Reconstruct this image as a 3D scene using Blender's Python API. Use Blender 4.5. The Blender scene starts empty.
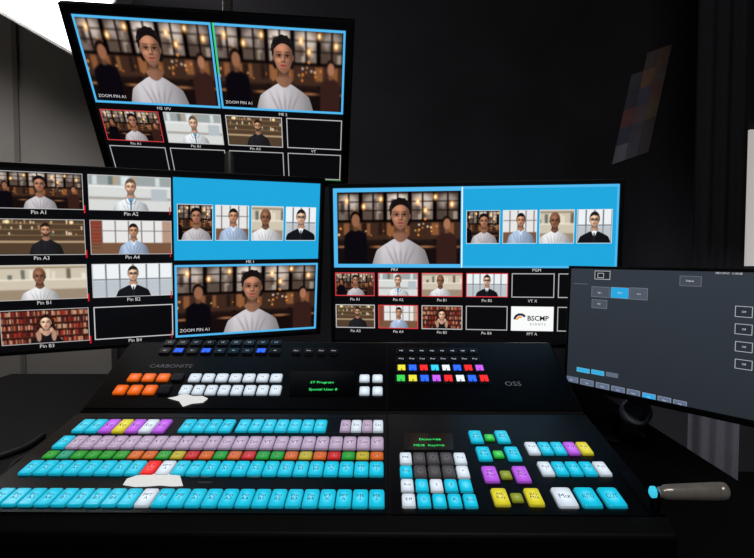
import bpy, math, numpy as np
from mathutils import Matrix, Vector
sc=bpy.context.scene
sc.view_settings.view_transform='Standard'
COL=sc.collection
F=545.0
def RX(a):return Matrix.Rotation(a,4,'X')
def RY(a):return Matrix.Rotation(a,4,'Y')
def RZ(a):return Matrix.Rotation(a,4,'Z')
def T(x,y,z):return Matrix.Translation((x,y,z))
rad=math.radians
CZ=1.18
CAMM=T(0,0,CZ)@RZ(rad(.63))@RX(rad(90-2.5))
cd=bpy.data.cameras.new('camera');cam=bpy.data.objects.new('camera',cd);COL.objects.link(cam)
cd.sensor_width=36;cd.lens=F*36/754;cd.clip_start=.01
cam.matrix_world=CAMM;sc.camera=cam
C=Vector((0,0,CZ))
def ray(px,py):
    return (CAMM.to_3x3()@Vector(((px-377)/F,-(py-279)/F,-1)))
def at_y(px,py,y):
    d=ray(px,py);return C+d*(y/d.y)
# ---------------- materials
def lin(c):
    c=np.asarray(c,float);return np.where(c<=.04045,c/12.92,((c+.055)/1.055)**2.4)
def hexc(r,g,b):
    return tuple(float(v) for v in lin(np.array([r,g,b])/255.))+(1,)
MATS={}
def mat(name,rgb,rough=.5,metal=0,emit=0,noise=0,nscale=20,spec=.5,ergb=None,bump=0,hot=0,hotax=(1,1,0),far=.62,white=0):
    if name in MATS:return MATS[name]
    m=bpy.data.materials.new(name);m.use_nodes=True;nt=m.node_tree;b=nt.nodes['Principled BSDF']
    c=hexc(*rgb)
    b.inputs['Base Color'].default_value=c;b.inputs['Roughness'].default_value=rough;b.inputs['Metallic'].default_value=metal
    b.inputs['Specular IOR Level'].default_value=spec
    if emit:
        b.inputs['Emission Color'].default_value=hexc(*(ergb or rgb));b.inputs['Emission Strength'].default_value=emit
    if hot:
        # lamp behind the cap: brighter in the middle
        tc=nt.nodes.new('ShaderNodeTexCoord');d=nt.nodes.new('ShaderNodeVectorMath');d.operation='DISTANCE'
        mp=nt.nodes.new('ShaderNodeMapping');mp.inputs['Scale'].default_value=hotax
        nt.links.new(tc.outputs['Generated'],mp.inputs[0]);nt.links.new(mp.outputs[0],d.inputs[0]);d.inputs[1].default_value=tuple(.5*q for q in hotax)
        mr=nt.nodes.new('ShaderNodeMapRange');mr.inputs[1].default_value=0;mr.inputs[2].default_value=far
        mr.inputs[3].default_value=emit*(1+hot);mr.inputs[4].default_value=emit*(1-hot*.9)
        nt.links.new(d.outputs['Value'],mr.inputs[0]);nt.links.new(mr.outputs[0],b.inputs['Emission Strength'])
        if white:
            cr=nt.nodes.new('ShaderNodeValToRGB');e=hexc(*(ergb or rgb))
            cr.color_ramp.elements[0].color=tuple(q*(1-white)+.8*white for q in e[:3])+(1,)
            cr.color_ramp.elements[1].color=e;cr.color_ramp.elements[1].position=.34
            nt.links.new(d.outputs['Value'],cr.inputs[0]);nt.links.new(cr.outputs[0],b.inputs['Emission Color'])
    if noise or bump:
        tc=nt.nodes.new('ShaderNodeTexCoord');n=nt.nodes.new('ShaderNodeTexNoise');n.inputs['Scale'].default_value=nscale;n.inputs['Detail'].default_value=5
        nt.links.new(tc.outputs['Object'],n.inputs['Vector'])
        if noise:
            r=nt.nodes.new('ShaderNodeValToRGB')
            r.color_ramp.elements[0].color=tuple(v*(1-noise) for v in c[:3])+(1,)
            r.color_ramp.elements[1].color=tuple(min(1,v*(1+noise)) for v in c[:3])+(1,)
            r.color_ramp.elements[0].position=.3;r.color_ramp.elements[1].position=.7
            nt.links.new(n.outputs['Fac'],r.inputs[0]);nt.links.new(r.outputs[0],b.inputs['Base Color'])
        if bump:
            bp=nt.nodes.new('ShaderNodeBump');bp.inputs['Strength'].default_value=bump;bp.inputs['Distance'].default_value=.002
            nt.links.new(n.outputs['Fac'],bp.inputs['Height']);nt.links.new(bp.outputs[0],b.inputs['Normal'])
    MATS[name]=m;return m
def screen_mat():
    m=bpy.data.materials.new('lit_screen');m.use_nodes=True;nt=m.node_tree;b=nt.nodes['Principled BSDF']
    a=nt.nodes.new('ShaderNodeAttribute');a.attribute_name='Col'
    b.inputs['Base Color'].default_value=(.003,.003,.004,1);b.inputs['Roughness'].default_value=.3
    b.inputs['Specular IOR Level'].default_value=.2
    nt.links.new(a.outputs['Color'],b.inputs['Emission Color']);b.inputs['Emission Strength'].default_value=1.1
    return m
M_SCREEN=screen_mat()
M_BLACK=mat('black_plastic',(14,13,15),.45,noise=.2,nscale=60,spec=.3)
M_PANEL=mat('console_plate',(10,9,12),.34,noise=.25,nscale=40,spec=.2)
M_BODY=mat('console_body',(9,8,10),.5,noise=.2,nscale=30,spec=.22)
M_DARKM=mat('dark_metal',(44,44,48),.35,.8)
M_WHITE=mat('white_text',(225,225,225),.6,emit=.75)
M_DESK=mat('desk_laminate',(14,13,15),.6,noise=.3,nscale=12,spec=.15)
# ---------------- objects
PW={}
def thing(name,label,cat,M=Matrix(),group=None):
    o=bpy.data.objects.new(name,None);COL.objects.link(o);o.matrix_world=M;o.empty_display_size=.05
    o['label']=label;o['category']=cat
    if group:o['group']=group
    PW[o]=M.copy();return o
def tag(o,label,cat,group=None):
    o['label']=label;o['category']=cat
    if group:o['group']=group
def obj(name,me,parent=None,M=Matrix(),label=None):
    o=bpy.data.objects.new(name,me);COL.objects.link(o)
    if parent is not None:
        o.parent=parent;o.matrix_local=PW[parent].inverted()@M
    else:o.matrix_world=M
    PW[o]=M.copy()
    if label:o['label']=label
    return o
def mesh(name,v,f,mats=(),mi=None,smooth=False):
    me=bpy.data.meshes.new(name);me.from_pydata([tuple(p) for p in v],[],[tuple(q) for q in f])
    for m in mats:me.materials.append(m)
    if mi:
        for p,i in zip(me.polygons,mi):p.material_index=i
    if smooth:
        for p in me.polygons:p.use_smooth=True
    me.update();return me
def bevel(o,w,s=2):
    b=o.modifiers.new('bevel','BEVEL');b.width=w;b.segments=s;b.limit_method='ANGLE';return o
def boxm(name,x0,x1,y0,y1,z0,z1,m):
    v=[(x0,y0,z0),(x1,y0,z0),(x1,y1,z0),(x0,y1,z0),(x0,y0,z1),(x1,y0,z1),(x1,y1,z1),(x0,y1,z1)]
    f=[(0,3,2,1),(4,5,6,7),(0,1,5,4),(1,2,6,5),(2,3,7,6),(3,0,4,7)]
    return mesh(name,v,f,[m])
def lathe(name,prof,m,n=32,axis='Z'):
    v=[];f=[]
    for r,z in prof:
        for i in range(n):
            a=2*math.pi*i/n;v.append((r*math.cos(a),r*math.sin(a),z))
    for k in range(len(prof)-1):
        for i in range(n):
            j=(i+1)%n;f.append((k*n+i,k*n+j,(k+1)*n+j,(k+1)*n+i))
    f.append(tuple(reversed(range(n))));f.append(tuple(range((len(prof)-1)*n,len(prof)*n)))
    me=mesh(name,v,f,[m]);
    for p in me.polygons[:-2]:p.use_smooth=True
    return me
def tube(name,pts,r,m,n=10):
    v=[];f=[];pts=[Vector(p) for p in pts]
    for k,p in enumerate(pts):
        d=(pts[min(k+1,len(pts)-1)]-pts[max(k-1,0)]).normalized()
        a=d.cross(Vector((0,0,1)));
        if a.length<.01:a=d.cross(Vector((1,0,0)))
        a.normalize();b=d.cross(a)
        rr=r[k] if isinstance(r,(list,tuple)) else r
        for i in range(n):
            t=2*math.pi*i/n;v.append(p+a*rr*math.cos(t)+b*rr*math.sin(t))
    for k in range(len(pts)-1):
        for i in range(n):
            j=(i+1)%n;f.append((k*n+i,(k+1)*n+i,(k+1)*n+j,k*n+j))
    f.append(tuple(range(n)));f.append(tuple(reversed(range((len(pts)-1)*n,len(pts)*n))))
    return mesh(name,v,f,[m],smooth=True)
TC={}
def textgeo(s,size=1.0,off=0.0):
    """returns verts (centered, XY) and faces"""
    if s not in TC:
        cu=bpy.data.curves.new('t','FONT');cu.body=s;cu.size=1;cu.align_x='CENTER';cu.align_y='CENTER';cu.resolution_u=2;cu.offset=.02 if s=='BSCMP' else off;cu.space_line=.8
        o=bpy.data.objects.new('t',cu);COL.objects.link(o);bpy.context.view_layer.update()
        me=bpy.data.meshes.new_from_object(o.evaluated_get(bpy.context.evaluated_depsgraph_get()))
        TC[s]=([v.co.copy() for v in me.vertices],[tuple(p.vertices) for p in me.polygons])
        bpy.data.objects.remove(o);bpy.data.curves.remove(cu);bpy.data.meshes.remove(me)
    v,f=TC[s];return [Vector((p.x*size,p.y*size,0)) for p in v],f
# ---------------- painting
def blur(im,s):
    n=int(max(1,round(s)))
    for _ in range(3):
        for ax in(0,1):
            p=np.pad(im,[(n,n) if a==ax else (0,0) for a in range(3)],mode='edge')
            c=np.cumsum(p,axis=ax);z=np.zeros_like(np.take(c,[0],axis=ax));c=np.concatenate([z,c],axis=ax)
            L=im.shape[ax];k=2*n+1
            im=(np.take(c,range(k,k+L),axis=ax)-np.take(c,range(0,L),axis=ax))/k
    return im
class Pic:
    def __init__(s,w,h,bg=(0,0,0)):
        s.w,s.h=w,h;s.a=w/h
        s.Y,s.X=np.mgrid[0:h,0:w].astype(float);s.Y=(s.Y+.5)/h;s.X=(s.X+.5)/h
        s.im=np.ones((h,w,3))*np.array(bg)/255.
    def B(s,m,c,al=1):
        m=(np.clip(m,0,1)*al)[...,None];c=np.array(c)/255. if not isinstance(c,np.ndarray) else c
        s.im=s.im*(1-m)+c*m
    def em(s,cx,cy,rx,ry,soft=None):
        d=np.sqrt(((s.X-cx)/rx)**2+((s.Y-cy)/ry)**2)
        return np.clip((1-d)*min(rx,ry)/(soft or 1.3/s.h)+.5,0,1)
    def E(s,cx,cy,rx,ry,c,soft=None,al=1):s.B(s.em(cx,cy,rx,ry,soft),c,al)
    def rm(s,x0,y0,x1,y1,soft=None):
        k=soft or 1.0/s.h
        return np.clip((s.X-x0)/k+.5,0,1)*np.clip((x1-s.X)/k+.5,0,1)*np.clip((s.Y-y0)/k+.5,0,1)*np.clip((y1-s.Y)/k+.5,0,1)
    def R(s,x0,y0,x1,y1,c,soft=None,al=1):s.B(s.rm(x0,y0,x1,y1,soft),c,al)
def bystander(p,x,y,k,body,skin,hair):
    # out of focus figure: shoulders, arms, head, hair
    d=np.abs(p.X-x)/(.105*k);top=y+.085*k+.06*k*np.clip(d,0,1)**2+1.5*np.clip(d-.95,0,1)
    p.B(np.clip((p.Y-top)/.02+.5,0,1)*np.clip((1.0-d)/.12+.5,0,1),body)
    p.R(x-.02*k,y+.03*k,x+.02*k,y+.10*k,tuple(q*.7 for q in skin),.012)
    p.E(x,y-.012*k,.046*k,.062*k,hair,.012);p.E(x+.004,y+.006*k,.038*k,.056*k,skin,.012)
def bg(p,kind):
    r=np.random.default_rng({'cafe':3,'bright':5,'kitchen':8,'brick':11,'office':12,'white':14,'books':21}[kind]);a=p.a
    if kind=='cafe':
        p.R(-1,-1,9,9,(44,33,29))
        for i in range(5):
            x=a*(i/5.)+.02;w=a/5-.05
            c=[(118,106,98),(92,80,72),(158,146,136),(132,118,108),(84,72,64)][i]
            p.R(x,.03,x+w,.40,c,.02,.9)
            p.E(x+w*.5,.14,w*.42,.10,tuple(min(255,q+76) for q in c),.06,.8)
            for k in range(6):
                xx=x+w*r.random();yy=.05+.28*r.random();p.R(xx,yy,xx+.03+.04*r.random(),yy+.1+.1*r.random(),[(66,50,42),(90,74,66),(52,40,36),(190,176,160)][r.integers(4)],.02,.6)
            p.R(x+w*.47,.02,x+w*.54,.42,(20,15,14),.010);p.R(x+w-.005,0,x+w+.045,.68,(15,11,11),.010)
            for q in(.13,.25):p.R(x,q,x+w,q+.012,(26,20,18),.008)
        p.R(-1,.385,9,.42,(18,13,12),.012)
        p.R(-1,.42,9,.66,(66,47,38),.03)
        for i in range(14):
            x=r.random()*a;p.R(x,.43,x+.04+.07*r.random(),.60,[(138,92,60),(40,29,26),(172,128,88),(32,24,23)][r.integers(4)],.02,.85)
        for x,y in((.08,.12),(.22,.20),(.36,.10),(.66,.14),(.80,.08),(.93,.18),(.72,.26),(.15,.30)):
            p.E(a*x,y,.034,.044,(255,170,80),.035,.8);p.E(a*x,y,.017,.028,(255,244,206),.010)
        for i in range(26):
            x=r.random()*a;y=.36+r.random()*.27;q=.007+r.random()*.011
            p.E(x,y,q,q,[(255,210,140),(250,156,72),(240,234,226)][r.integers(3)],.008,.95)
        p.R(-1,.70,9,1.1,(30,22,21),.1)
        for x,w in((.06,.16),(.34,.1),(.72,.12),(.94,.14)):p.E(a*x,.76,w,.016,(186,128,84),.02,.8)
        bystander(p,a*.15,.38,1.6,(20,18,23),(140,98,76),(14,10,10))
        bystander(p,a*.89,.44,1.35,(58,38,34),(156,110,86),(24,16,14))
        p.im=blur(p.im,p.h*.007)
        p.im=np.clip((p.im-.05)*1.12,0,1)
    if kind=='bright':
        p.R(-1,-1,9,9,(208,210,208));p.R(-1,.0,9,.28,(150,158,158),.03)
        for i in range(9):
            x=r.random()*a;p.R(x,.02,x+.12,.27,[(215,225,225),(90,105,105),(180,150,120)][r.integers(3)],.02,.8)
        p.R(-1,.3,9,.33,(240,240,238),.02);p.R(-1,.62,9,.68,(150,144,136),.05)
        p.R(a*.75,.35,a*.95,.7,(176,184,190),.03);p.im=blur(p.im,p.h*.012)
    if kind=='kitchen':
        p.R(-1,-1,9,9,(78,60,44));
        for k in range(3):
            y=.12+.16*k;p.R(-1,y,9,y+.02,(140,108,74),.015)
            for i in range(16):
                x=r.random()*a;p.R(x,y-.09*r.random()-.03,x+.04,y,[(170,134,94),(220,200,170),(90,66,46),(70,96,74)][r.integers(4)],.012)
        p.R(-1,.6,9,.66,(176,150,118),.03);p.E(a*.15,.08,.06,.05,(255,232,176),.03);p.E(a*.85,.08,.05,.05,(255,232,176),.03)
        p.im=blur(p.im,p.h*.008)
    if kind=='brick':
        p.R(-1,-1,9,9,(222,221,220))
        p.R(-1,-1,a*.14,9,(138,66,50),.03);p.R(a*.88,-1,9,9,(176,144,124),.03)
        for i in range(5):p.R(a*(.14+.16*i)-.012,0,a*(.14+.16*i)+.012,.7,(80,76,76),.01)
        p.R(-1,.3,9,.32,(100,96,94),.01);p.R(-1,.66,9,1.1,(116,82,60),.03)
        for k in range(9):p.R(-1,.1*k,a*.13,.1*k+.015,(70,34,28),.01,.7)
        p.im=blur(p.im,p.h*.008)
    if kind=='office':
        p.R(-1,-1,9,9,(198,188,168));p.R(-1,.06,9,.09,(120,100,78),.02);p.R(-1,.4,9,.44,(230,222,206),.03)
        for i in range(12):
            x=r.random()*a;p.R(x,.1+r.random()*.2,x+.06+.05*r.random(),.4,[(226,218,200),(104,88,72),(80,86,80)][r.integers(3)],.02,.8)
        p.R(-1,.7,9,1.1,(150,132,112),.04);p.im=blur(p.im,p.h*.01)
    if kind=='white':
        p.R(-1,-1,9,9,(228,232,234))
        for i in range(7):p.R(a*i/6-.016,0,a*i/6+.016,1,(74,80,86),.012)
        p.R(-1,.45,9,.48,(90,96,102),.012);p.R(-1,.48,9,1,(150,160,168),.1,.6);p.im=blur(p.im,p.h*.008)
    if kind=='books':
        p.R(-1,-1,9,9,(44,18,14))
        for k in range(5):
            y=.2*k
            x=0
            while x<a:
                w=.02+.03*r.random();c=[(160,50,36),(110,34,30),(186,116,84),(90,30,28),(200,170,138),(60,28,30)][r.integers(6)]
                p.R(x,y+.03+.04*r.random(),x+w-.006,y+.18,c,.006);x+=w
            p.R(-1,y+.18,9,y+.205,(80,44,32),.01)
        p.im=blur(p.im,p.h*.006)
def person(p,skin,hair,cloth,style,cx=.5,hy=.31,hr=.21,hw=.46,sh=.62):
    x=p.a*cx;sk=np.array(skin,float);px=p.h
    r=np.random.default_rng(5)
    U=(p.X-x)/hr;V=(p.Y-hy)/hr
    fem=style in('woman','curly')
    FW=.62 if fem else .69
    def headm(s=1.0,wd=FW,dy=0):
        v=(V-dy)/s;e=.80 if fem else .62
        g=np.where(v<0,wd*np.sqrt(np.clip(1-v**2,0,1)),wd*np.clip(1-(np.clip(v,0,1.06)/1.06)**2.4,0,1)**e*(1-.06*np.clip(v,0,1)))*s
        return np.clip((g-np.abs(U))*hr*px/1.4+.5,0,1)*(g>0)
    wob=.05*np.sin(U*17+V*9)+.04*np.sin(V*23-U*11)
    if style=='curly':
        m=np.clip((1.0+wob-np.sqrt((U/1.18)**2+((V-.75)/1.95)**2))*hr*px/1.5,0,1);p.B(m,hair)
        p.B(m*np.clip(np.sin(U*13+np.sin(V*5)*2.2),0,1),(104,52,34),.55)
    if style=='woman':
        # dark hair combed back and gathered low behind the head
        m=np.clip((.84+wob*.35-np.sqrt((U/.94)**2+((V+.28)/1.04)**2))*hr*px/2,0,1);p.B(m,hair)
        for s in(-1,1):p.E(x+s*hr*.55,hy+hr*.42,hr*.18,hr*.34,hair,.02)
        p.B(m*np.clip(np.sin(U*26),0,1)*np.clip(-V-.3,0,1),(92,70,62),.5)
    d=np.clip(np.abs(p.X-x)/hw,0,1.5)
    top=sh+.045*np.clip(d*2.2,0,1)**.8+.13*np.clip((d-.2)/.6,0,1)**1.5+.9*np.clip(d-.80,0,1)**1.3*2.2
    m=np.clip((p.Y-top)*px/1.6+.5,0,1)
    cl=np.array(cloth,float)
    p.B(m,cloth)
    p.B(m*np.clip((p.X-x)/hw+.1,0,1),tuple(cl*.5),.7)
    p.B(m*np.clip((d-.6)*3,0,1),tuple(cl*.55),.5)
    p.B(m*np.clip((p.Y-.8)*3,0,1),tuple(cl*.7),.4)
    for k in range(5):
        fx=x+hw*(-.5+.25*k);fold=np.exp(-(((p.X-fx)-(p.Y-.75)*(.5-.25*k))/.018)**2)*np.clip((p.Y-sh-.08)*6,0,1)
        p.B(m*fold,tuple(cl*.62),.5)
    nw=.34 if fem else .44
    nk=nw+.75*np.clip((p.Y-(hy+hr*1.0))/.13,0,1)**2.2
    nm=np.clip((nk-np.abs(U))*hr*px/1.5+.5,0,1)*(p.Y>hy+hr*.5)*np.clip((sh+.07-6.5*(p.X-x)**2-p.Y)*px/1.5,0,1)
    p.B(nm,tuple(sk*.86));p.B(nm*np.clip((hy+hr*1.3-p.Y)/.05,0,1),tuple(sk*.45),.8)
    p.B(nm*np.clip(U+.1,0,1),tuple(sk*.45),.6)
    if style=='woman':
        col=np.abs(p.Y-(sh+.075-6.5*(p.X-x)**2));p.B(m*np.clip(1-col*px/2.2,0,1)*(np.abs(U)<.9),tuple(cl*.7),.7)
    if style in('coat','suit'):
        p.B(m*np.clip((hr*.5-(np.abs(p.X-x)+(p.Y-sh)*.45))*px/1.5,0,1),(232,234,238) if style=='suit' else (110,150,180))
        p.R(x-.018,sh+.07,x+.018,1.1,(30,34,48) if style=='suit' else (60,100,130),.012)
    if style=='coat':
        mm=np.abs(np.hypot((p.X-x),(p.Y-sh-.05))-.14)
        p.B(np.clip(1-mm*px/2,0,1)*(p.Y>sh),(50,54,60),.8)
    if style=='shirt':
        for s in(-1,1):p.B(m*np.clip(.03-np.abs((p.X-x)*s-.06-(p.Y-sh-.02)*-.5),0,1)*40*(p.Y<sh+.16),(245,245,248),.7)
    for s in(-1,1):p.E(x+s*hr*FW*.99,hy+hr*.12,hr*.09,hr*.19,tuple(sk*.68),.01)
    if not fem:p.B(headm(1.10,FW,-.10)*(V<.05),hair)
    fm=headm();p.B(fm,skin)
    lx=np.clip(U/FW,-1,1)
    p.B(fm*np.clip(lx-.0,0,1)**1.1,tuple(sk*.46),.85);p.B(fm*np.clip(-lx-.5,0,1),tuple(sk*.55),.9)
    p.B(fm*np.clip((V-.6)/.4,0,1),tuple(sk*.58),.6)
    p.E(x-hr*.12,hy-hr*.42,hr*.34,hr*.22,tuple(np.minimum(sk*1.34,255)),hr*.35,.7)
    p.E(x-hr*.33,hy+hr*.26,hr*.15,hr*.12,tuple(np.minimum(sk*1.34,255)),hr*.2,.7)
    p.E(x+hr*.27,hy+hr*.24,hr*.12,hr*.10,tuple(np.minimum(sk*1.1,255)),hr*.2,.5)
    if fem:
        line=-.66+.95*U**2
        p.B(headm(1.06,FW+.02,-.04)*np.clip((line-V)*hr*px/3.2+.5,0,1),hair)
    elif hair!=skin:
        p.B(headm(1.04,FW+.01,-.03)*np.clip((-.62+.45*U**2+.04*np.sin(U*11)-V)*hr*px/1.5+.5,0,1),hair)
    for s in(-1,1):
        ex=x+s*hr*.265
        p.E(ex,hy+hr*.0,hr*.19,hr*.13,tuple(sk*.5),hr*.14,.7)
        p.E(ex,hy+hr*.025,hr*.105,hr*.042,tuple(sk*1.05),.008,.6)
        p.E(ex,hy+hr*.015,hr*.062,hr*.055,(16,10,9),.008)
        p.E(ex,hy-hr*.035,hr*.14,hr*.024,(16,9,9),.007,.9)
        p.E(ex+s*hr*.02,hy-hr*.19,hr*(.16 if fem else .18),hr*(.026 if fem else .038),tuple(sk*.2),.009,.8)
    p.E(x+hr*.085,hy+hr*.15,hr*.055,hr*.2,tuple(sk*.55),hr*.08,.75)
    p.E(x-hr*.02,hy+hr*.16,hr*.035,hr*.20,tuple(np.minimum(sk*1.35,255)),hr*.05,.65)
    p.E(x,hy+hr*.355,hr*.125,hr*.045,tuple(sk*.42),hr*.05,.85)
    lw=.2 if fem else .19
    p.E(x,hy+hr*.555,hr*lw,hr*.05,(132,52,52),hr*.03,.85);p.E(x,hy+hr*.635,hr*lw*.8,hr*.055,(186,92,86) if fem else tuple(sk*.8),hr*.04,.85)
    p.E(x,hy+hr*.60,hr*lw*.9,hr*.014,(70,24,24),hr*.02,.8)
    p.E(x,hy+hr*.75,hr*.12,hr*.03,tuple(sk*.55),hr*.05,.6)
    if style in('coat','short','apron'):
        bl=np.clip((V-.30-.9*(np.abs(U)-.62)*(np.abs(U)>.0)*-.5)/.15,0,1)
        p.B(fm*bl*(1-p.em(x,hy+hr*.60,hr*.20,hr*.07,.012)),tuple(np.array(hair)*(1.25 if style=='coat' else 1.0)),.75 if style!='short' else .6)
    if style=='suit':
        for s in(-1,1):
            q=np.abs(np.maximum(np.abs(p.X-x-s*hr*.27)/1.25,np.abs(p.Y-hy-.004)*1.25)-hr*.15);p.B(np.clip(1.3-q*px/1.3,0,1),(20,18,18),.85)
        p.R(x-hr*.08,hy-.006,x+hr*.08,hy+.004,(20,18,18),.006,.8)
    if style=='apron':
        for s in(-1,1):p.R(x+s*.12-.02,sh+.04,x+s*.12+.02,1.1,(28,28,30),.01)
    if style=='curly':
        for s in(-1,1):
            p.E(x+s*hr*.62,hy+hr*1.1,hr*.24,hr*.34,tuple(sk*.9),.02)
            p.E(x+s*hr*.9,hy+hr*1.9,hr*.3,hr*.8,tuple(sk*.75),.02)
    p.im=np.clip(p.im*(1+.06*(r.random(p.im.shape[:2])[...,None]-.5)),0,1)
W_=((164,113,88),(20,14,14),(200,195,199),'woman')
SP={'A1':('cafe',)+W_+(dict(cx=.52,hy=.315,hr=.205,sh=.625,hw=.42),),
'A2':('bright',(218,168,140),(92,78,68),(236,240,244),'coat',dict(hw=.5,hr=.20)),
'A3':('kitchen',(182,134,104),(36,24,20),(34,34,38),'apron',dict(cx=.56,hw=.42,hy=.30,hr=.17,sh=.54)),
'A4':('brick',(188,138,108),(24,20,20),(176,196,224),'shirt',dict(cx=.52,hw=.42,hy=.30,hr=.18,sh=.57)),
'B1':('office',(132,90,68),(132,90,68),(230,230,232),'short',dict(cx=.46,hw=.50,hy=.32,hr=.21)),
'B2':('white',(216,170,142),(34,28,26),(20,21,26),'suit',dict(cx=.5,hw=.5,hy=.30,hr=.20)),
'B3':('books',(228,178,150),(30,15,12),(26,20,24),'curly',dict(cx=.5,hw=.46,hy=.38,hr=.21,sh=.72))}
PC={}
def portrait(w,h,key):
    if (w,h,key) in PC:return PC[(w,h,key)]
    s=SP[key];k=2;p=Pic(w*k,h*k);bg(p,s[0]);person(p,s[1],s[2],s[3],s[4],**s[5])
    im=p.im.reshape(h,k,w,k,3).mean(axis=(1,3));PC[(w,h,key)]=im;return im
class Canvas:
    def __init__(s,W,H,col=(9,9,12)):
        s.W,s.H=W,H;s.a=np.ones((H,W,3))*np.array(col)/255.;s.text=[]
    def box(s,u0,v0,u1,v1):
        return int(round(u0*s.W)),int(round(v0*s.H)),int(round(u1*s.W)),int(round(v1*s.H))
    def fill(s,u0,v0,u1,v1,c):
        a,b,c2,d=s.box(u0,v0,u1,v1);s.a[max(b,0):d,max(a,0):c2]=np.array(c)/255.
    def frame(s,u0,v0,u1,v1,c,t=2):
        a,b,e,d=s.box(u0,v0,u1,v1);q=np.array(c)/255.
        s.a[b:b+t,a:e]=q;s.a[d-t:d,a:e]=q;s.a[b:d,a:a+t]=q;s.a[b:d,e-t:e]=q
    def pic(s,u0,v0,u1,v1,key,fr=None,t=2):
        a,b,e,d=s.box(u0,v0,u1,v1);s.a[b:d,a:e]=portrait(e-a,d-b,key)
        if fr:s.frame(u0,v0,u1,v1,fr,t)
    def txt(s,u,v,t,size,m=None):s.text.append((u,v,t,size,m))
# ---------------- monitors
def fit(corners,Y,roll=False,w0=.7,h0=.4):
    R=CAMM.to_3x3().transposed()
    def mtx(p):
        return T(p[2],Y,p[3])@RZ(p[0])@RX(p[1])@RX(math.pi/2)@RZ(p[6])
    def proj(p):
        M=mtx(p);o=[]
        for sx,sy in((-1,1),(1,1),(1,-1),(-1,-1)):
            q=R@((M@Vector((sx*p[4]/2,sy*p[5]/2,0)))-C);o+= [377+F*q.x/-q.z,279-F*q.y/-q.z]
        return np.array(o)
    cx=sum(c[0] for c in corners)/4;cy=sum(c[1] for c in corners)/4
    g=at_y(cx,cy,Y);p=np.array([0,0,g.x,g.z,w0,h0,0.]);tgt=np.array(corners,float).ravel()
    n=7 if roll else 6;lam=1e-2
    for it in range(120):
        r=proj(p)-tgt;J=np.zeros((8,n))
        for k in range(n):
            q=p.copy();q[k]+=1e-5;J[:,k]=(proj(q)-tgt-r)/1e-5
        dp=np.linalg.solve(J.T@J+lam*np.diag(np.diag(J.T@J)+1e-3),-J.T@r);q=p.copy();q[:n]+=dp
        if np.sum((proj(q)-tgt)**2)<np.sum(r**2):p=q;lam*=.5
        else:lam*=3
    return mtx(p),float(p[4]),float(p[5])
def uv_of(M,w,h,px,py):
    Mi=M.inverted();o=Mi@C;d=Mi.to_3x3()@ray(px,py);t=-o.z/d.z;q=o+d*t
    return q.x/w+.5,.5-q.y/h
def grid_screen(name,w,h,cv):
    W,H=cv.W,cv.H;xs=np.linspace(-w/2,w/2,W);ys=np.linspace(h/2,-h/2,H)
    gx,gy=np.meshgrid(xs,ys);co=np.zeros((H*W,3),np.float32);co[:,0]=gx.ravel();co[:,1]=gy.ravel()
    i=np.arange((H-1)*(W-1));r=i//(W-1);c=i%(W-1);a=r*W+c
    lp=np.stack([a+W,a+W+1,a+1,a],1).astype(np.int32)
    me=bpy.data.meshes.new(name);me.vertices.add(H*W);me.vertices.foreach_set('co',co.ravel())
    me.loops.add(lp.size);me.loops.foreach_set('vertex_index',lp.ravel());me.polygons.add(len(lp))
    me.polygons.foreach_set('loop_start',np.arange(0,lp.size,4,dtype=np.int32))
    me.update(calc_edges=True)
    at=me.color_attributes.new('Col','FLOAT_COLOR','POINT')
    q=np.ones((H*W,4),np.float32);q[:,:3]=lin(np.clip(cv.a,0,1)).reshape(-1,3);at.data.foreach_set('color',q.ravel())
    me.materials.append(M_SCREEN);return me
def ringm(name,w,h,b,z0,z1,m,bb=None):
    bb=bb or b
    O_=[(-w/2-b,-h/2-bb),(w/2+b,-h/2-bb),(w/2+b,h/2+b),(-w/2-b,h/2+b)];I=[(-w/2,-h/2),(w/2,-h/2),(w/2,h/2),(-w/2,h/2)]
    v=[(x,y,z1) for x,y in O_]+[(x,y,z1) for x,y in I]+[(x,y,z0) for x,y in O_]+[(x,y,z0) for x,y in I];f=[]
    for i in range(4):
        j=(i+1)%4;f+=[(i,j,4+j,4+i),(8+j,8+i,12+i,12+j),(8+i,8+j,j,i),(4+i,4+j,12+j,12+i)]
    return mesh(name,v,f,[m])
def captions(cv,t,M,w,h,k=1.0):
    for u,vv,s,size,m in cv.text:
        tv,tf=textgeo(s,size*k)
        obj('caption_text',mesh('caption_text',tv,tf,[m or M_WHITE]),t,M@T((u-.5)*w,(.5-vv)*h,.0006))
DZ=.75
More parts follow.
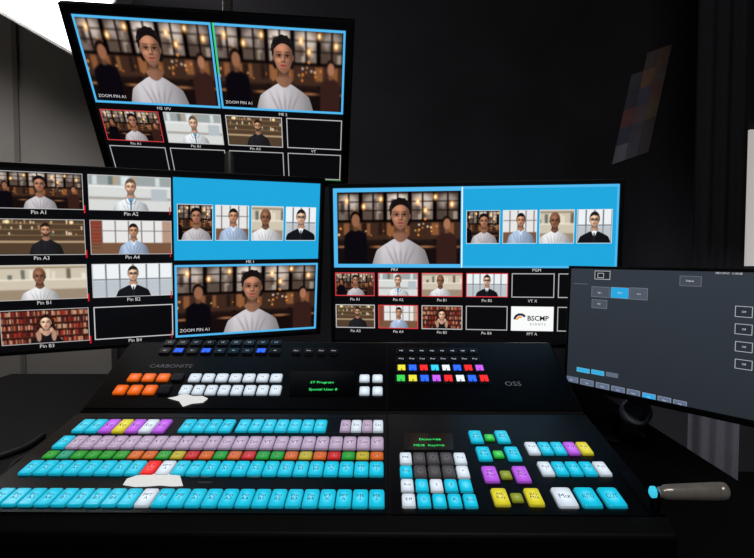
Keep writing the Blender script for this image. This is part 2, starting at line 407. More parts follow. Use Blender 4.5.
def monitor(name,label,M,w,h,cv,bz=.012,bb=None,stand='foot',cat='monitor'):
    bc=M@Vector((0,0,-.14))
    base=T(bc.x,bc.y,DZ)
    t=thing(name,label,cat,base)
    obj('screen',grid_screen('screen',w,h,cv),t,M,'glowing display picture')
    bevel(obj('bezel',ringm('bezel',w,h,bz,-.02,.003,M_BLACK,bb),t,M),.0015)
    v=[];f=[]
    for s,z in((1,-.004),(1,-.024),(.8,-.05)):
        for a,b in((-1,-1),(1,-1),(1,1),(-1,1)):v.append((a*s*(w/2+bz*.9),b*s*(h/2+bz*.9),z))
    for k in(0,1):
        for i in range(4):
            j=(i+1)%4;f.append((k*4+i,(k+1)*4+i,(k+1)*4+j,k*4+j))
    f+=[(0,1,2,3),(11,10,9,8)]
    bevel(obj('rear_housing',mesh('rear_housing',v,f,[M_BLACK]),t,M),.004)
    captions(cv,t,M,w,h)
    if stand=='foot':
        top=M@Vector((0,-h*.1,-.06))
        pc=Vector((bc.x,bc.y,DZ+.012))
        obj('stand_neck',tube('stand_neck',[pc,Vector((pc.x,pc.y,top.z-.06)),top+Vector((0,.02,-.0)),top+(M.to_3x3()@Vector((0,0,.02)))],.018,M_DARKM,14),t)
        bevel(obj('stand_base',boxm('stand_base',-.11,.11,-.08,.08,0,.012,M_BLACK),t,base),.004)
    if stand=='pole':
        obj('pole',tube('pole',[(bc.x,bc.y,DZ+.01),(bc.x,bc.y,2.2)],.016,mat('pole_steel',(120,118,116),.4,.6),16),t)
        obj('pole_base',lathe('pole_base',[(.09,0),(.09,.008),(.03,.014),(.02,.05)],M_DARKM),t,base)
        obj('mount_bracket',tube('mount_bracket',[Vector((bc.x,bc.y,bc.z)),M@Vector((0,0,-.045))],.022,M_DARKM,12),t)
    return t
CY=(30,160,212);CYF=(78,178,232)
# upper monitor
Mt,wt,ht=fit([(69,9),(344,32),(344,179),(114,174)],1.62,True)
cv=Canvas(640,360)
cv.pic(.006,.01,.499,.515,'A1',CYF,5)
cv.pic(.503,.01,.997,.515,'A1',CYF,5);cv.fill(.503,.01,.510,.3,(60,200,90))
for i,k in enumerate(['A1','A2','A3',None]):
    u=.006+.25*i
    if k:cv.pic(u+.006,.555,u+.238,.765,k,(200,60,64) if i==0 else (190,190,190),2)
    else:cv.frame(u+.006,.555,u+.238,.765,(190,190,190),2)
    cv.frame(u+.006,.80,u+.238,.992,(180,180,180),2)
for i,s in enumerate(['Pin A1','Pin B1','Pin A3','VT']):cv.txt(.125+.25*i,.782,s,.0125)
cv.txt(.27,.534,'ME 1PV',.0125);cv.txt(.75,.534,'ME 2',.0125)
cv.txt(.078,.47,'ZOOM PIN A1',.0125);cv.txt(.576,.47,'ZOOM PIN A1',.0125)
cv.fill(.80,.994,.999,.999,(40,150,70))
monitor('wall_monitor','black upper monitor with tiled camera feeds on a pole mount',Mt,wt,ht,cv,.022,stand='pole')
# lower monitor with four rows
Ml,wl,hl=fit([(-18,163),(319,185),(319,330),(2,352)],1.30,True)
cv=Canvas(700,384)
keys=[['A1','A2'],['A3','A4'],['B1','B2'],['B3',None]]
for r in range(4):
    for c in range(2):
        u=.25*c+.008;v=.25*r+.02;k=keys[r][c]
        if k:cv.pic(u,v,u+.236,v+.195,k,(200,200,200),1)
        else:cv.frame(u,v,u+.236,v+.195,(200,200,200),2)
        cv.txt(u+.118,v+.214,'Pin '+(k or 'B4'),.0115)
    cv.fill(.244,.25*r+.19,.248,.25*r+.235,(200,30,40));cv.fill(.488,.25*r+.19,.492,.25*r+.235,(200,30,40))
def me_tile(cv,u0,v0,u1,v1,t0,t1):
    cv.fill(u0,v0,u1,v1,CY);w=(u1-u0)
    for i,k in enumerate(['A1','A4','B1','B2']):
        a=u0+w*(.022+.2425*i);b=a+w*.225
        x0,y0,x1,y1=cv.box(a,t0,b,t1);im=portrait(int((y1-y0)*1.5),y1-y0,k);off=(im.shape[1]-(x1-x0))//2
        cv.a[y0:y1,x0:x1]=im[:,off:off+x1-x0];cv.frame(a,t0,b,t1,(225,235,240),1)
me_tile(cv,.502,.015,.996,.505,.17,.385)
cv.pic(.502,.535,.996,.985,'A1',CYF,5)
cv.txt(.75,.52,'ME 1',.0105);cv.txt(.565,.945,'ZOOM PIN A1',.0115)
monitor('desktop_monitor','black monitor with two columns of interview feeds and blue tile',Ml,wl,hl,cv,.010)
# lower monitor program
Mr,wr,hr_=fit([(334,187),(621,184),(613,346),(334,338)],1.36,False)
cv=Canvas(700,384)
cv.fill(.002,.006,.998,.517,CYF)
cv.pic(.016,.030,.463,.495,'A1')
me_tile(cv,.472,.02,.992,.505,.155,.365)
cv.fill(.466,.008,.470,.515,(230,240,245))
cv.txt(.225,.532,'PRV',.0105);cv.txt(.73,.532,'PGM',.0105)
K=[['A1','A2','B1','B2',None,None],['A3','A4','B3',None,'L',None]]
N=[['Pin A1','Pin A2','Pin B1','Pin B2','VT X',''],['Pin A3','Pin A4','Pin B3','Pin B4','PPT A','']]
P0=.160
INK=mat('logo_ink',(10,12,20),.8)
for r in range(2):
    for c in range(6):
        u=.004+P0*c;v=.552+.212*r;k=K[r][c];e=u+P0-.012
        if k=='L':
            cv.fill(u,v,e,v+.155,(240,241,241))
            x0,y0,x1,y1=cv.box(u,v,e,v+.155)
            yy,xx=np.mgrid[y0:y1,x0:x1];ax=x0+22;ay=y0+33;rr=np.hypot(xx-ax,yy-ay);th=np.degrees(np.arctan2(ay-yy,xx-ax));seg=cv.a[y0:y1,x0:x1]
            seg[(rr>11)&(rr<17)&(th>35)&(th<175)]=np.array((28,34,58))/255.
            seg[(rr>5)&(rr<9.5)&(th>60)&(th<178)]=np.array((246,150,36))/255.
            cv.txt(u+.094,v+.076,'BSCMP',.0172,INK);cv.txt(u+.094,v+.114,'E V E N T S',.0078,INK)
        elif k:cv.pic(u,v,e,v+.155,k,(220,60,70) if (r==0 or c==1) else (190,190,190),2 if r==0 else 2)
        else:cv.frame(u,v,e,v+.155,(180,180,180),2)
        if N[r][c]:cv.txt((u+e)/2,v+.177,N[r][c],.0100)
monitor('desktop_monitor.001','black monitor with preview, blue program tile and small feeds',Mr,wr,hr_,cv,.010)
# touch monitor
TQ=[(574,266),(835,276),(835,437),(564,381)]
Mu,wu,hu=fit(TQ,1.03,True,.4,.22)
cv=Canvas(560,320,(47,53,61))
yy=np.linspace(0,1,320)[:,None,None];cv.a=cv.a*(1.06-.22*yy)
def prect(x0,y0,x1,y1,fillc=None,line=None,t=1):
    u0,v0=uv_of(Mu,wu,hu,x0,y0);u1,v1=uv_of(Mu,wu,hu,x1,y1)
    if fillc:cv.fill(u0,v0,u1,v1,fillc)
    if line:cv.frame(u0,v0,u1,v1,line,t)
def ptext(x,y,s,size=.006,m=None):
    u,v=uv_of(Mu,wu,hu,x,y);cv.txt(u,v,s,size,m)
prect(595,271,610,280,(34,38,44),(210,215,220),1);prect(598,273,604,278,None,(210,215,220));
prect(680,276,701,287,(66,72,82),(110,118,128));ptext(690,281,'Default',.0034)
for x,c in((592,(72,80,90)),(611,(40,160,215)),(630,(78,86,98))):
    prect(x,286.5+(x-592)*.03,x+17.5,298+(x-592)*.06,c,(120,128,140))
ptext(600,293,'ME 1',.0034);ptext(620,293,'ME 2',.0034);ptext(639,294,'Aux',.0034)
prect(592,299.5,607,309,(72,80,90),(120,128,140));ptext(599,304,'M/E',.0034)
prect(574,283.5,588,284.5,(110,116,124))
for k in range(4):
    y=306+17.5*k;prect(735,y,752,y+12,(40,46,54),(190,196,204));prect(756,y+1,775,y+13,(52,58,66),(160,166,174));ptext(744,y+6,'Off',.0034)
ptext(729,273.5,'ME:CXP-D  11:00:08',.0036)
prect(577,367,589.5,373.5,(50,165,215),(110,190,220));prect(591.5,369,604,376,(50,165,215),(110,190,220))
prect(606,371.5,618,378,(92,102,118))
for k in range(8):
    x=565+15.5*k;y=374.8+3.45*k
    c=(46,160,218) if k==5 else (92,106,130)
    prect(x,y+.0,x+13,y+8.5,c,(150,160,180));ptext(x+6.5,y+5,'Key' if k%2 else 'Mem',.003)
hinge=at_y(640,413,(Mu@Vector((-.13,-hu/2,0))).y+.0)
HB=(hinge.x+.02,hinge.y+.16)
bu=thing('touchscreen_monitor','black touchscreen with dark grey control menu beside the console','monitor',T(HB[0],HB[1],DZ))
obj('screen',grid_screen('screen',wu,hu,cv),bu,Mu,'dark grey software menu with blue buttons')
bevel(obj('bezel',ringm('bezel',wu,hu,.006,-.02,.002,M_BLACK,.012),bu,Mu),.0015)
bevel(obj('rear_housing',boxm('rear_housing',-wu/2-.005,wu/2+.005,-hu/2-.010,hu/2+.005,-.035,-.004,M_BLACK),bu,Mu),.006)
captions(cv,bu,Mu,wu,hu,1.4)
HM=T(hinge.x,hinge.y+.014,hinge.z)@RZ(rad(-5))@RX(rad(60))
obj('hinge',lathe('hinge',[(.026,-.02),(.031,-.016),(.031,.002),(.0295,.006),(.027,.008),(.024,.007),(.022,.003),(.010,.003),(.009,.008)],mat('hinge_metal',(200,204,216),.3,.2),),bu,HM,'round metal stand joint with shiny rim')
obj('stand_arm',tube('stand_arm',[(HB[0],HB[1],DZ+.01),(HB[0],HB[1],hinge.z-.05),(hinge.x+.01,hinge.y+.06,hinge.z-.012),(hinge.x,hinge.y+.025,hinge.z)],.011,M_BLACK,14),bu)
obj('stand_base',lathe('stand_base',[(.065,0),(.065,.006),(.055,.012),(.02,.016)],M_BLACK),bu,T(HB[0],HB[1],DZ))
# ---------------- console
TILT=rad(9.2)
O=C+(RX(TILT).to_3x3()@Vector((0,.575,-.47)))
CM=T(*O)@RX(TILT);CMi=CM.inverted()
XL,XR=-.535,.352
y_t0=.315;y_t1=.522;z_t1=.107;TA=math.atan2(z_t1-.05,y_t1-y_t0)
def hit(px,py,h=.05):
    o=CMi@C;d=CMi.to_3x3()@ray(px,py);t=(h-o.z)/d.z;return o+d*t
TN=Vector((0,-math.sin(TA),math.cos(TA)))
def thit(px,py,h=.0):
    o=CMi@C;d=CMi.to_3x3()@ray(px,py);p0=Vector((0,y_t0,.05))+TN*h
    t=(p0-o).dot(TN)/d.dot(TN);return o+d*t-TN*h
def desk_local(y):
    return CMi@Vector((0,y,DZ))
front=CM@Vector((0,0,.04));back=CM@Vector((0,y_t1+.03,.1))
b0=desk_local(front.y+.004);b1=desk_local(back.y)
prof=[(b0.y,b0.z),(0,.036),(.004,.040),(.025,.0485),(y_t0-.012,.0485),(y_t0-.006,.044),(y_t0,.0485),(y_t1,z_t1-.0015),(y_t1+.025,z_t1-.008),(b1.y,b1.z)]
cb=CM@Vector(((XL+XR)/2,b0.y,b0.z))
CB=T(cb.x,cb.y,DZ)
con=thing('video_switcher_console','large black control console with rows of glowing cyan buttons','control panel',CB)
n=len(prof);v=[(XL,a,b) for a,b in prof]+[(XR,a,b) for a,b in prof]
K_=CB.inverted()@CM;v=[K_@Vector(p) for p in v]
f=[tuple(range(n)),tuple(reversed(range(n,2*n)))]+[(i,n+i,n+(i+1)%n,(i+1)%n) for i in range(n)]
bevel(obj('body',mesh('body',v,f,[M_BODY]),con,CB,'black sloping console housing'),.003)
xs_=hit(388,470).x
def plate(x0,x1,y0,y1,tier=False):
    if tier:
        M=CM@T(0,y_t0,.05)@RX(TA)
    else:M=CM@T(0,0,.05)
    bevel(obj('panel_plate',boxm('panel_plate',x0,x1,y0,y1,-.004,0,M_PANEL),con,M),.0008)
plate(XL+.004,xs_-.0015,.024,y_t0-.014);plate(xs_+.0015,XR-.004,.024,y_t0-.014)
LT=math.hypot(y_t1-y_t0,z_t1-.05)
plate(XL+.004,xs_-.0008,.004,LT-.004,True);plate(xs_+.0008,XR-.004,.004,LT-.004,True)
def lit(name,rgb,e=.8):
    return (mat('key_top_'+name,tuple(int(c*.3) for c in rgb),.18,emit=e,ergb=rgb,hot=.38 if e>.4 else 0,white=.16,far=.66),mat('key_side_'+name,tuple(int(c*.3) for c in rgb),.3,emit=e*.45,ergb=rgb),mat('key_skirt_'+name,tuple(int(c*.12) for c in rgb),.4,emit=e*.2,ergb=rgb))
PAL={'c':('cyan',(24,192,224),1.1),'w':('white',(218,230,242),1.0),'p':('violet',(188,92,230),1.05),'y':('yellow',(224,212,48),1.0),
'k':('lavender',(190,168,196),.95),'g':('green',(46,196,62),.95),'o':('orange',(244,104,20),1.0),'r':('red',(240,26,26),1.05),
'b':('blue',(30,70,240),1.0),'n':('dim_navy',(22,24,34),.25),'x':('dim_grey',(104,100,104),.5),'d':('dim_black',(20,20,24),.1),  # dim keys: a weak glow is put into their material
'T':('label_teal',(44,180,140),.72),'G':('label_green',(44,178,56),.72),'O':('label_orange',(230,110,30),.78),'R':('label_red',(220,40,36),.78),'Y':('label_yellow',(210,190,44),.74),'l':('lime',(160,172,48),.7)}
M_INK=mat('key_ink',(18,70,88),.7)
M_LEG=mat('key_legend',(210,215,225),.6,emit=.8)
ICON={'b':mat('icon_blue',(40,90,250),.6,emit=1.5),'r':mat('icon_red',(240,40,40),.6,emit=1.1),'c':mat('icon_cyan',(50,200,230),.6,emit=1.1),'p':mat('icon_violet',(190,90,230),.6,emit=1.1),'y':mat('icon_yellow',(230,220,60),.6,emit=1.0),'g':mat('icon_green',(60,210,80),.6,emit=1.0),'w':mat('icon_white',(230,235,240),.6,emit=1.0)}
KM={}
def keymesh(w,d,h,c,label=None,icon=None):
    key=(round(w,4),round(d,4),h,c,label,icon)
    if key in KM:return KM[key]
    nm,rgb,e=PAL[c];top,side,skirt=lit(nm,rgb,e)
    def ring(z,inset):
        r=min(w,d)*.15;a=w/2-inset;b=d/2-inset;r=max(r-inset*.5,.0004);pts=[]
        for cx,cy,st in((a-r,b-r,0),(-a+r,b-r,90),(-a+r,-b+r,180),(a-r,-b+r,270)):
            for k in range(4):
                t=rad(st+30*k);pts.append((cx+r*math.cos(t),cy+r*math.sin(t),z))
        return pts
    q=min(w,d)/.02
    rings=[ring(0,-.0004*q),ring(h*.12,-.0004*q),ring(h*.2,.0002*q),ring(h*.8,.0005*q),ring(h*.96,.0010*q),ring(h,.0020*q)]
    v=[p for r in rings for p in r];f=[];mi=[];n=16
    for k in range(5):
        for i in range(n):
            j=(i+1)%n;f.append((k*n+i,k*n+j,(k+1)*n+j,(k+1)*n+i));mi.append([2,2,1,0,0][k])
    f.append(tuple(range(5*n,6*n)));mi.append(0)
    if label:
        tv,tf=textgeo(label,d*(.23 if '\n' in label else .32));o=len(v);sx=min(1,w*.6/max(1e-6,2*max(abs(p.x) for p in tv)))
        v+=[(p.x*sx,p.y,h+.0002) for p in tv];f+=[tuple(i+o for i in q) for q in tf];mi+=[3]*len(tf)
    if icon:
        o=len(v);a=w*.36;b=d*.34
        pts=[(-a,-b),(-a*.12,-b),(-a*.12,-b*.35),(a*.12,-b*.35),(a*.12,-b),(a,-b),(a,b),(-a,b)]
        v+=[(x,y,h+.0002) for x,y in pts];f.append(tuple(range(o,o+len(pts))));mi.append(3)
    me=mesh('button',v,f,[top,side,skirt,ICON[icon] if icon else (M_LEG if c in 'nd' else M_INK)],mi);KM[key]=me;return me
KH=.0042
def key(name,px,py,w,d,c,label=None,tier=False,h=KH):
    if tier:
        p=thit(px,py,h);M=CM@T(*p)@RX(TA)
    else:
        p=hit(px,py,.05+h);M=CM@T(p.x,p.y,.05)
    return obj(name,keymesh(w,d,h,c,label),con,M)
def row(name,py0,py1,x0,x1,n,cols,labels=None,tier=False,h=KH,fw=.93,icons=None):
    H=(lambda x,y:thit(x,y,h)) if tier else (lambda x,y:hit(x,y,.05+h))
    pm=(py0+py1)/2;A=H(x0,pm);B=H(x1,pm);d=(H(x1,py0)-H(x1,py1)).length;pitch=(B.x-A.x)/n
    for i in range(n):
        c=cols[i%len(cols)]
        if c==' ':continue
        M=(CM@T(A.x+pitch*(i+.5),A.y,A.z)@RX(TA)) if tier else CM@T(A.x+pitch*(i+.5),A.y,.05)
        ic=icons[i%len(icons)] if icons else None
        if ic==' ':ic=None
        obj(name,keymesh(pitch*fw,d,h,c,labels[i%len(labels)] if labels and not ic else None,ic),con,M)
L=['Pin\nA1','Pin\nA2','Pin\nA3','Pin\nA4','Pin\nB1','Pin\nB2','Pin\nB3','Pin\nB4','VT\nX','PPT\nA','ME\n1','ME\n2']
row('source_button',419,430.5,77,169,7,'ccpypwp',['Key'])
row('source_button',419,430.5,181,234,4,'cccc',['ME'])
row('source_button',419,430.5,237,327,7,'ccccccc',['Aux'])
row('source_button',419.5,430.5,340,383.5,4,'kwkw',['Sh'])
row('source_button',435,446.8,57,384,24,'ckkkkkkkkkkkkkkkkkkkkkkk',['Cam','VT'])
row('label_display',450.0,457.6,44,384,24,'GTGGGGOOGYROGORGGOYORGYOYG',['A1','B2','VT'],h=.002,fw=.9)
row('program_button',459.5,473,24,384,24,'ccccccccrwcccccccccccccc',L)
row('preview_button',487,504,-8,385,24,'cccccccccwcccccccccccccc',L)
def flat(name,pts,m,tier=False,h=.0012,parent=con,label=None):
    P=[(thit(x,y,h) if tier else hit(x,y,.05+h)) for x,y in pts]
    off=TN*h if tier else Vector((0,0,0))
    v=[p+off for p in P]
    return obj(name,mesh(name,v,[tuple(range(len(v)))[::-1]],[m]),parent,CM,label)
def ctext(s,px,py,hh,m,tier=False,name='panel_text'):
    tv,tf=textgeo(s,hh)
    if tier:p=thit(px,py,.0015);M=CM@T(*(p+TN*.0018))@RX(TA)
    else:p=hit(px,py,.0515);M=CM@T(p.x,p.y,.0518)
    return obj(name,mesh(name,tv,tf,[m]),con,M)
M_GT=mat('grey_print_glow',(130,128,136),.6,emit=.3)  # panel lettering, brightened by a glow put into the material
M_LCD=mat('display_glass',(3,4,5),.15)
M_GR=mat('green_glyph',(60,240,120),.5,emit=1.2)
M_PK=mat('dim_strip',(60,56,64),.5)
ctext('KEY / AUX',200,477,.006,M_GT);ctext('PROGRAM',205,482.5,.004,M_GT);ctext('PRESET',255,477,.005,M_GT)
flat('seam_line',[(72,432.6),(384,432.6),(384,433.4),(71,433.4)],M_PK,h=.0004)
flat('seam_line',[(82,416.6),(384,415.8),(384,416.5),(81,417.4)],M_PK,h=.0004)
# upper bank
row('bank_button',339.5,345,163,283,9,'nnndnnndn',['VT'],tier=True,fw=.82,h=.004)
row('bank_button',347.5,353,158,282,9,'nnnnnnnnn',['A1'],tier=True,fw=.82,h=.004,icons=' b b   b ')
row('bank_button',348,353,290,340,4,'nnnn',['Aux'],tier=True,fw=.7,h=.004)
row('macro_button',373,380,127,185,4,'ooon',tier=True,h=.004,fw=.84)
row('macro_button',373,380.5,188,283,7,'wwwwwww',['M'],tier=True,h=.004,fw=.86)
row('macro_button',384.5,393,113,172,4,'ooon',tier=True,h=.004,fw=.84)
row('macro_button',384.5,393.5,179,282,8,'wwwwwwww',['M'],tier=True,h=.004,fw=.86)
row('menu_button',374,381,358,384,2,'ww',tier=True,h=.004,fw=.78)
row('menu_button',386,394,358,384,2,'ww',tier=True,h=.004,fw=.78)
flat('display_panel',[(291,371),(355,371),(357,396),(289,396)],M_LCD,True,.001)
ctext('ST Program',322,382.5,.0092,M_GR,True,'display_text');ctext('Special User 0',323,389.5,.0092,M_GR,True,'display_text')
ctext('CARBONITE',171,366.3,.0155,M_GT,True);ctext('OSS',513,384,.018,M_GT,True)
row('icon_button',348,353.5,396,478,8,'nnnnnnnn',['ME'],tier=True,fw=.9,h=.003)
row('icon_button',355.5,361.5,396,480,8,'nnnnnnnn',['Key'],tier=True,fw=.9,h=.003)
row('icon_button',363.5,371.5,396,485,8,'nnnnnnnn',['Tx'],tier=True,fw=.93,h=.003,icons='ybrcwbrp')
row('icon_button',373.5,382.5,395,490,8,'nnnnnnnn',['Tx'],tier=True,fw=.93,h=.003,icons='gybprwbr')
# right block
flat('display_panel',[(404,433),(452,433),(454,450),(404,450)],M_LCD,False,.001)
ctext('Dcmr=66',430,439.5,.0088,M_GR,name='display_text');ctext('ME:IE  KeyV=0',429,445.5,.0078,M_GR,name='display_text')
for r,(a,b,x0,x1,c) in enumerate([(452,462.5,399,467,'wxxxw'),(465,476,399,470,'cxxxw'),(478.5,490,400,473,'wcwcc'),(493,505.5,401,478,'wcccc')]):
    row('keypad_button',a,b,x0,x1,5,c,[['ME','7','8','9','Clr'],['Key','4','5','6','+'],['Aux','1','2','3','-'],['Eff','0','.','K','Ent']][r],fw=.86)
for y0,y1,xs,c,m in((430,441.5,(476,489.5,502.5),'c','g'),(446,459,(484,498.5,513),'c','g'),(465.5,480.5,(490.5,506,521.5),'p','l'),(487.5,504,(500.5,517,534),'y','l')):
    d=(hit(480,y0,.058)-hit(480,y1,.058)).length;pit=hit(xs[1],(y0+y1)/2,.058).x-hit(xs[0],(y0+y1)/2,.058).x
    ym=(y0+y1)/2
    key('transition_button',xs[0],ym,pit*.95,d,c,'ME\nKey');key('transition_button',xs[2],ym,pit*.95,d,c,'BG\nMix')
    key('indicator_button',xs[1],ym+1,pit*.7,d*.5,m,h=.003)
for y0,y1,xs,c in((441.5,453,(532.5,545.5,558.5,571.5,584.5),'wccpy'),(461,474,(546,560,574,588,602),'wcccw')):
    d=(hit(480,y0,.058)-hit(480,y1,.058)).length;pit=hit(xs[1],(y0+y1)/2,.058).x-hit(xs[0],(y0+y1)/2,.058).x
    for x,k in zip(xs,c):key('transition_button',x,(y0+y1)/2,pit*.9,d,k,'Key\n1')
d=(hit(590,487,.058)-hit(590,505,.058)).length;pit=hit(588,496,.058).x-hit(564,496,.058).x
for x,k,s in((564.5,'w','Mix'),(588,'c','AUTO'),(612,'c','CUT')):key('transition_button',x,496,pit*.84,d,k,s)
# transition lever
tb=hit(652,494,.05)
t0=hit(650,492,.075);t1=hit(731,493,.078)
obj('lever_slot',boxm('lever_slot',-.009,.009,-.045,.05,0,.002,mat('slot_black',(3,3,4),.3)),con,CM@T(.338,tb.y,.05))
obj('lever_arm',tube('lever_arm',[(.338,t0.y,.05),(.338,t0.y,.07),(t0.x+.006,t0.y,.075)],.006,M_DARKM,12),con,CM)
xe=t1.x;xb=.340
prf=[(0,.003),(.01,.0065),(.06,.0065),(.09,.0085),(.2,.0092),(.45,.0098),(.75,.0105),(.84,.0108),(.855,.0098),(.87,.0098),(.885,.0108),(.96,.0100),(.99,.007),(1.0,.002)]
obj('lever_handle',tube('lever_handle',[(xb+(xe-xb)*t,t0.y,.075+.002*t) for t,_ in prf],[r for _,r in prf],mat('handle_metal',(190,182,174),.22,.35,noise=.15,nscale=80,spec=.9,emit=.03),24),con,CM,'grey rounded metal lever handle')
obj('lever_glow',lathe('lever_glow',[(.007,0),(.007,.004),(.004,.006)],mat('cyan_glow',(60,200,230),.4,emit=.9)),con,CM@T(.336,t0.y,.075)@RY(rad(-90)))  # cyan reflection at the lever end, put in as a glowing stub
# white blobs: flat patches, brightness put in as glow
MP=mat('patch_glow',(235,235,232),.7,emit=.72)
def patch(pts,tier,lab):
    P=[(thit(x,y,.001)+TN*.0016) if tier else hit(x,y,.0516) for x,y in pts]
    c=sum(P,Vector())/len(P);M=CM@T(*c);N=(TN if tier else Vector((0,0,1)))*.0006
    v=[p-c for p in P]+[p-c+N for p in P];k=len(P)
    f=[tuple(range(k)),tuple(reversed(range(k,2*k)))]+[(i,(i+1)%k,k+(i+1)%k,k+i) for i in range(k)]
    o=obj('glow_patch',mesh('glow_patch',v,f,[MP]),None,M);tag(o,lab,'patch','glowing white patches on the console')
patch([(123,485),(127,479),(136,476),(145,474.5),(165,474),(180,476),(183,486),(172,486.5),(160,485.5),(148,486.5),(135,487)],False,'glowing white patch between two button rows')
patch([(168,398.5),(176,397),(181,395),(187,394.8),(193,396.5),(203,396.5),(208,399),(203,403),(192,404),(183,407),(179,401.5)],True,'small glowing white patch below the small white buttons')
# ---------------- desk
desk=thing('desk','wide black laminate desk carrying the console and monitors','desk',T(-.3,1.15,0))
DX0,DX1,DY0,DY1=-1.35,.68,.42,1.95
bevel(obj('desktop',boxm('desktop',DX0,DX1,DY0,DY1,DZ-.03,DZ,M_DESK),desk),.003)
for x in(DX0+.05,DX1-.05):
    for y in(DY0+.06,DY1-.06):
        bevel(obj('leg',boxm('leg',x-.025,x+.025,y-.025,y+.025,0,DZ-.03,M_DARKM),desk),.003)
# cables
MC=mat('cable_rubber',(46,46,50),.35)
for k in range(3):
    x=-.80+.06*k;pts=[(x,.95,DZ+.006),(x+.012,1.02,DZ+.006),(x-.012,1.10,DZ+.006),(x+.01,1.18,DZ+.006),(x,1.26,DZ+.006)]
    P=[]
    for i in range(len(pts)-1):
        for s in range(6):
            t=s/6;a=Vector(pts[max(i-1,0)]);b=Vector(pts[i]);c=Vector(pts[i+1]);d=Vector(pts[min(i+2,len(pts)-1)])
            P.append(.5*((2*b)+(c-a)*t+(2*a-5*b+4*c-d)*t*t+(3*b-a-3*c+d)*t**3))
    P.append(Vector(pts[-1]))
    o=obj('cable',tube('cable',P,.006,MC,8),None,Matrix());tag(o,'black rubber cable lying on the desk beside the console','cable','cables on the desk')
# ---------------- room
def struct(o):o['kind']='structure';return o
MW=mat('wall_black_paint',(54,52,57),.85,noise=.22,nscale=2.5,spec=.2)
MF=mat('floor_dark',(36,35,37),.6,noise=.3,nscale=8)
MG=mat('grey_plaster',(150,146,142),.9,noise=.08,nscale=4)
RXa,RXb,RYa,RYb,RH=-2.4,2.4,-1.6,2.7,2.9
struct(obj('floor',boxm('floor',RXa,RXb,RYa,RYb,-.05,0,MF)))
struct(obj('ceiling',boxm('ceiling',RXa,RXb,RYa,RYb,RH,RH+.05,MW)))
struct(obj('wall_back',boxm('wall_back',RXa,RXb,RYb,RYb+.05,0,RH,MW)))
struct(obj('wall_front',boxm('wall_front',RXa,RXb,RYa-.05,RYa,0,RH,MW)))
struct(obj('wall_left',boxm('wall_left',RXa-.05,RXa,RYa,RYb,0,RH,MG)))
struct(obj('wall_right',boxm('wall_right',RXb,RXb+.05,RYa,RYb,0,RH,MW)))
xa=at_y(108,100,2.66).x
struct(obj('trim_1',boxm('trim_1',RXa,xa,2.64,2.7,0,RH,MG)))
x=at_y(14,100,2.62).x
struct(obj('trim_2',boxm('trim_2',x-.012,x+.012,2.63,2.64,0,RH,mat('seam_strip',(116,112,108),.8))))
struct(obj('baseboard_back',boxm('baseboard_back',xa,RXb,2.68,2.7,0,.1,M_BLACK)))
a=at_y(749,130,2.68);b=at_y(785,266,2.68)
struct(obj('window_1',boxm('window_1',a.x,b.x,2.67,2.7,b.z,a.z,mat('window_light',(206,202,198),.5,emit=.62))))
# colour tile board
s0=at_y(613,158,2.69);s1=at_y(672,50,2.69);
cols=[[None,(60,55,54),(72,59,50)],[(54,52,58),(84,65,52),(68,60,60)],[(50,50,58),(58,58,70),(76,56,52)],[(78,54,53),(70,60,65),(74,63,54)],[(54,54,66),(62,60,67),(58,53,55)],[(80,80,88),(64,63,71),(56,52,56)]]
v=[];f=[];mi=[];ml=[];tw=(s1.x-s0.x-.10)/3;th=(s1.z-s0.z)/6
for r in range(6):
    for c in range(3):
        k=cols[r][c]
        if not k:continue
        def cx_(cc,rr):return s0.x+cc*tw+(6-rr)*.017
        def cz_(cc,rr):return s1.z-.03-rr*th+cc*.02
        n0=len(v)
        q4=[(cx_(c,r+1),cz_(c,r+1)),(cx_(c+1,r+1),cz_(c+1,r+1)),(cx_(c+1,r),cz_(c+1,r)),(cx_(c,r),cz_(c,r))]
        v+=[(x,0,z) for x,z in q4]+[(x,-.006,z) for x,z in q4]
        for q in((4,5,6,7),(0,1,5,4),(1,2,6,5),(2,3,7,6),(3,0,4,7)):f.append(tuple(i+n0 for i in q));mi.append(len(ml))
        ml.append(mat('felt_%d_%d'%(r,c),tuple(min(255,int(t*2.0)) for t in k),.95,noise=.15,nscale=14))
o=obj('acoustic_panel',mesh('acoustic_panel',v,f,ml,mi),None,T(0,2.702,0));tag(o,'patchwork of dim coloured square felt tiles on wall','wall panel')
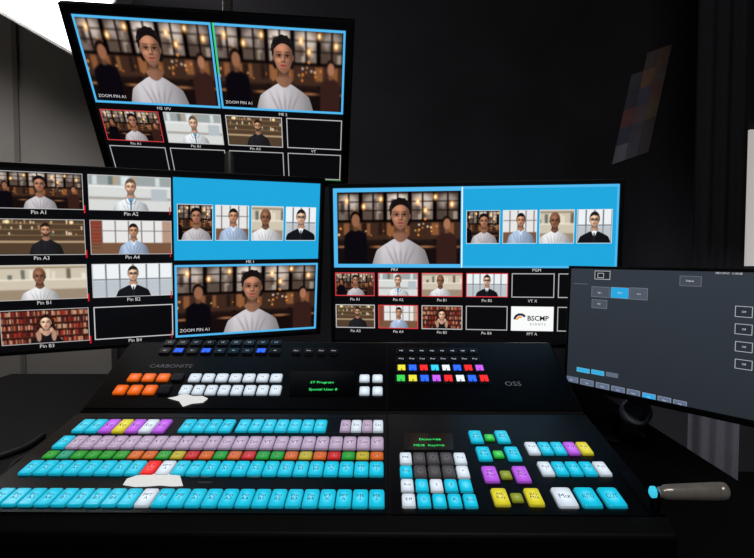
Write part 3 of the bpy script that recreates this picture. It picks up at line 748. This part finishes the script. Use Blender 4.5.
# curtain
v=[];f=[];nx=160
x0=at_y(694,200,2.05).x;x1=at_y(747,200,2.05).x
for i in range(nx+1):
    t=i/nx;x=x0+(x1-x0)*t;y=2.05+.008*math.sin(t*20)+.004*math.sin(t*9+1)
    for z in(.02,1.0,2.0,2.8):v.append((x,y,z))
for i in range(nx):
    for k in range(3):f.append((i*4+k,i*4+4+k,i*4+5+k,i*4+1+k))
o=obj('curtain',mesh('curtain',v,f,[mat('curtain_cloth',(50,48,54),.9,noise=.1,nscale=50)],smooth=True));tag(o,'floor length dark grey pleated curtain','curtain')
# softbox
sa=at_y(0,15,2.2);sb=at_y(75,58,2.2)
ang=math.atan2(sb.z-sa.z,sb.x-sa.x)
SM=T(sb.x+.03,2.2,sb.z-.0)@RY(-ang)
sw,shh=1.0,.40
sf=thing('studio_softbox','bright white tilted softbox light hanging from the ceiling','lamp',SM)
ms=mat('softbox_cloth',(255,255,255),.8,emit=3.2,ergb=(255,252,248),hot=.95,hotax=(.0,.0,1),far=.52)
obj('diffuser',boxm('diffuser',-sw,0,-.004,.0,0,shh,ms),sf,SM,'glowing white diffuser cloth')
bevel(obj('housing',boxm('housing',-sw-.01,.01,.001,.10,-.01,shh+.01,mat('softbox_shell',(200,198,196),.6)),sf,SM),.004)
hm=SM@Vector((-sw/2,.05,shh))
obj('hanger_rod',tube('hanger_rod',[hm+Vector((0,0,-.02)),(hm.x,hm.y,RH)],.012,M_DARKM),sf)
# lights
def area(name,loc,tgt,size,e,col=(1,1,1)):
    l=bpy.data.lights.new(name,'AREA');l.energy=e;l.size=size;l.color=col;o=bpy.data.objects.new(name,l);COL.objects.link(o)
    o.location=loc;o.rotation_euler=(Vector(tgt)-Vector(loc)).to_track_quat('-Z','Y').to_euler();return o
area('room_fill',(.2,-.4,2.75),(.1,1.6,.9),1.0,14,(1,.97,.95))  # unseen fill light added above and behind the camera
area('wall_fill',(-1.45,1.9,2.5),(-1.7,2.7,1.7),.3,13,(1,.98,.96))  # unseen light added to lift the grey wall at left
area('curtain_fill',(1.45,1.5,.7),(1.36,2.05,.1),.2,5,(.95,.95,1))  # unseen light added to brighten the lower curtain
w=bpy.data.worlds.new('world');sc.world=w;w.use_nodes=True
w.node_tree.nodes['Background'].inputs[0].default_value=(.02,.02,.024,1);w.node_tree.nodes['Background'].inputs[1].default_value=.5
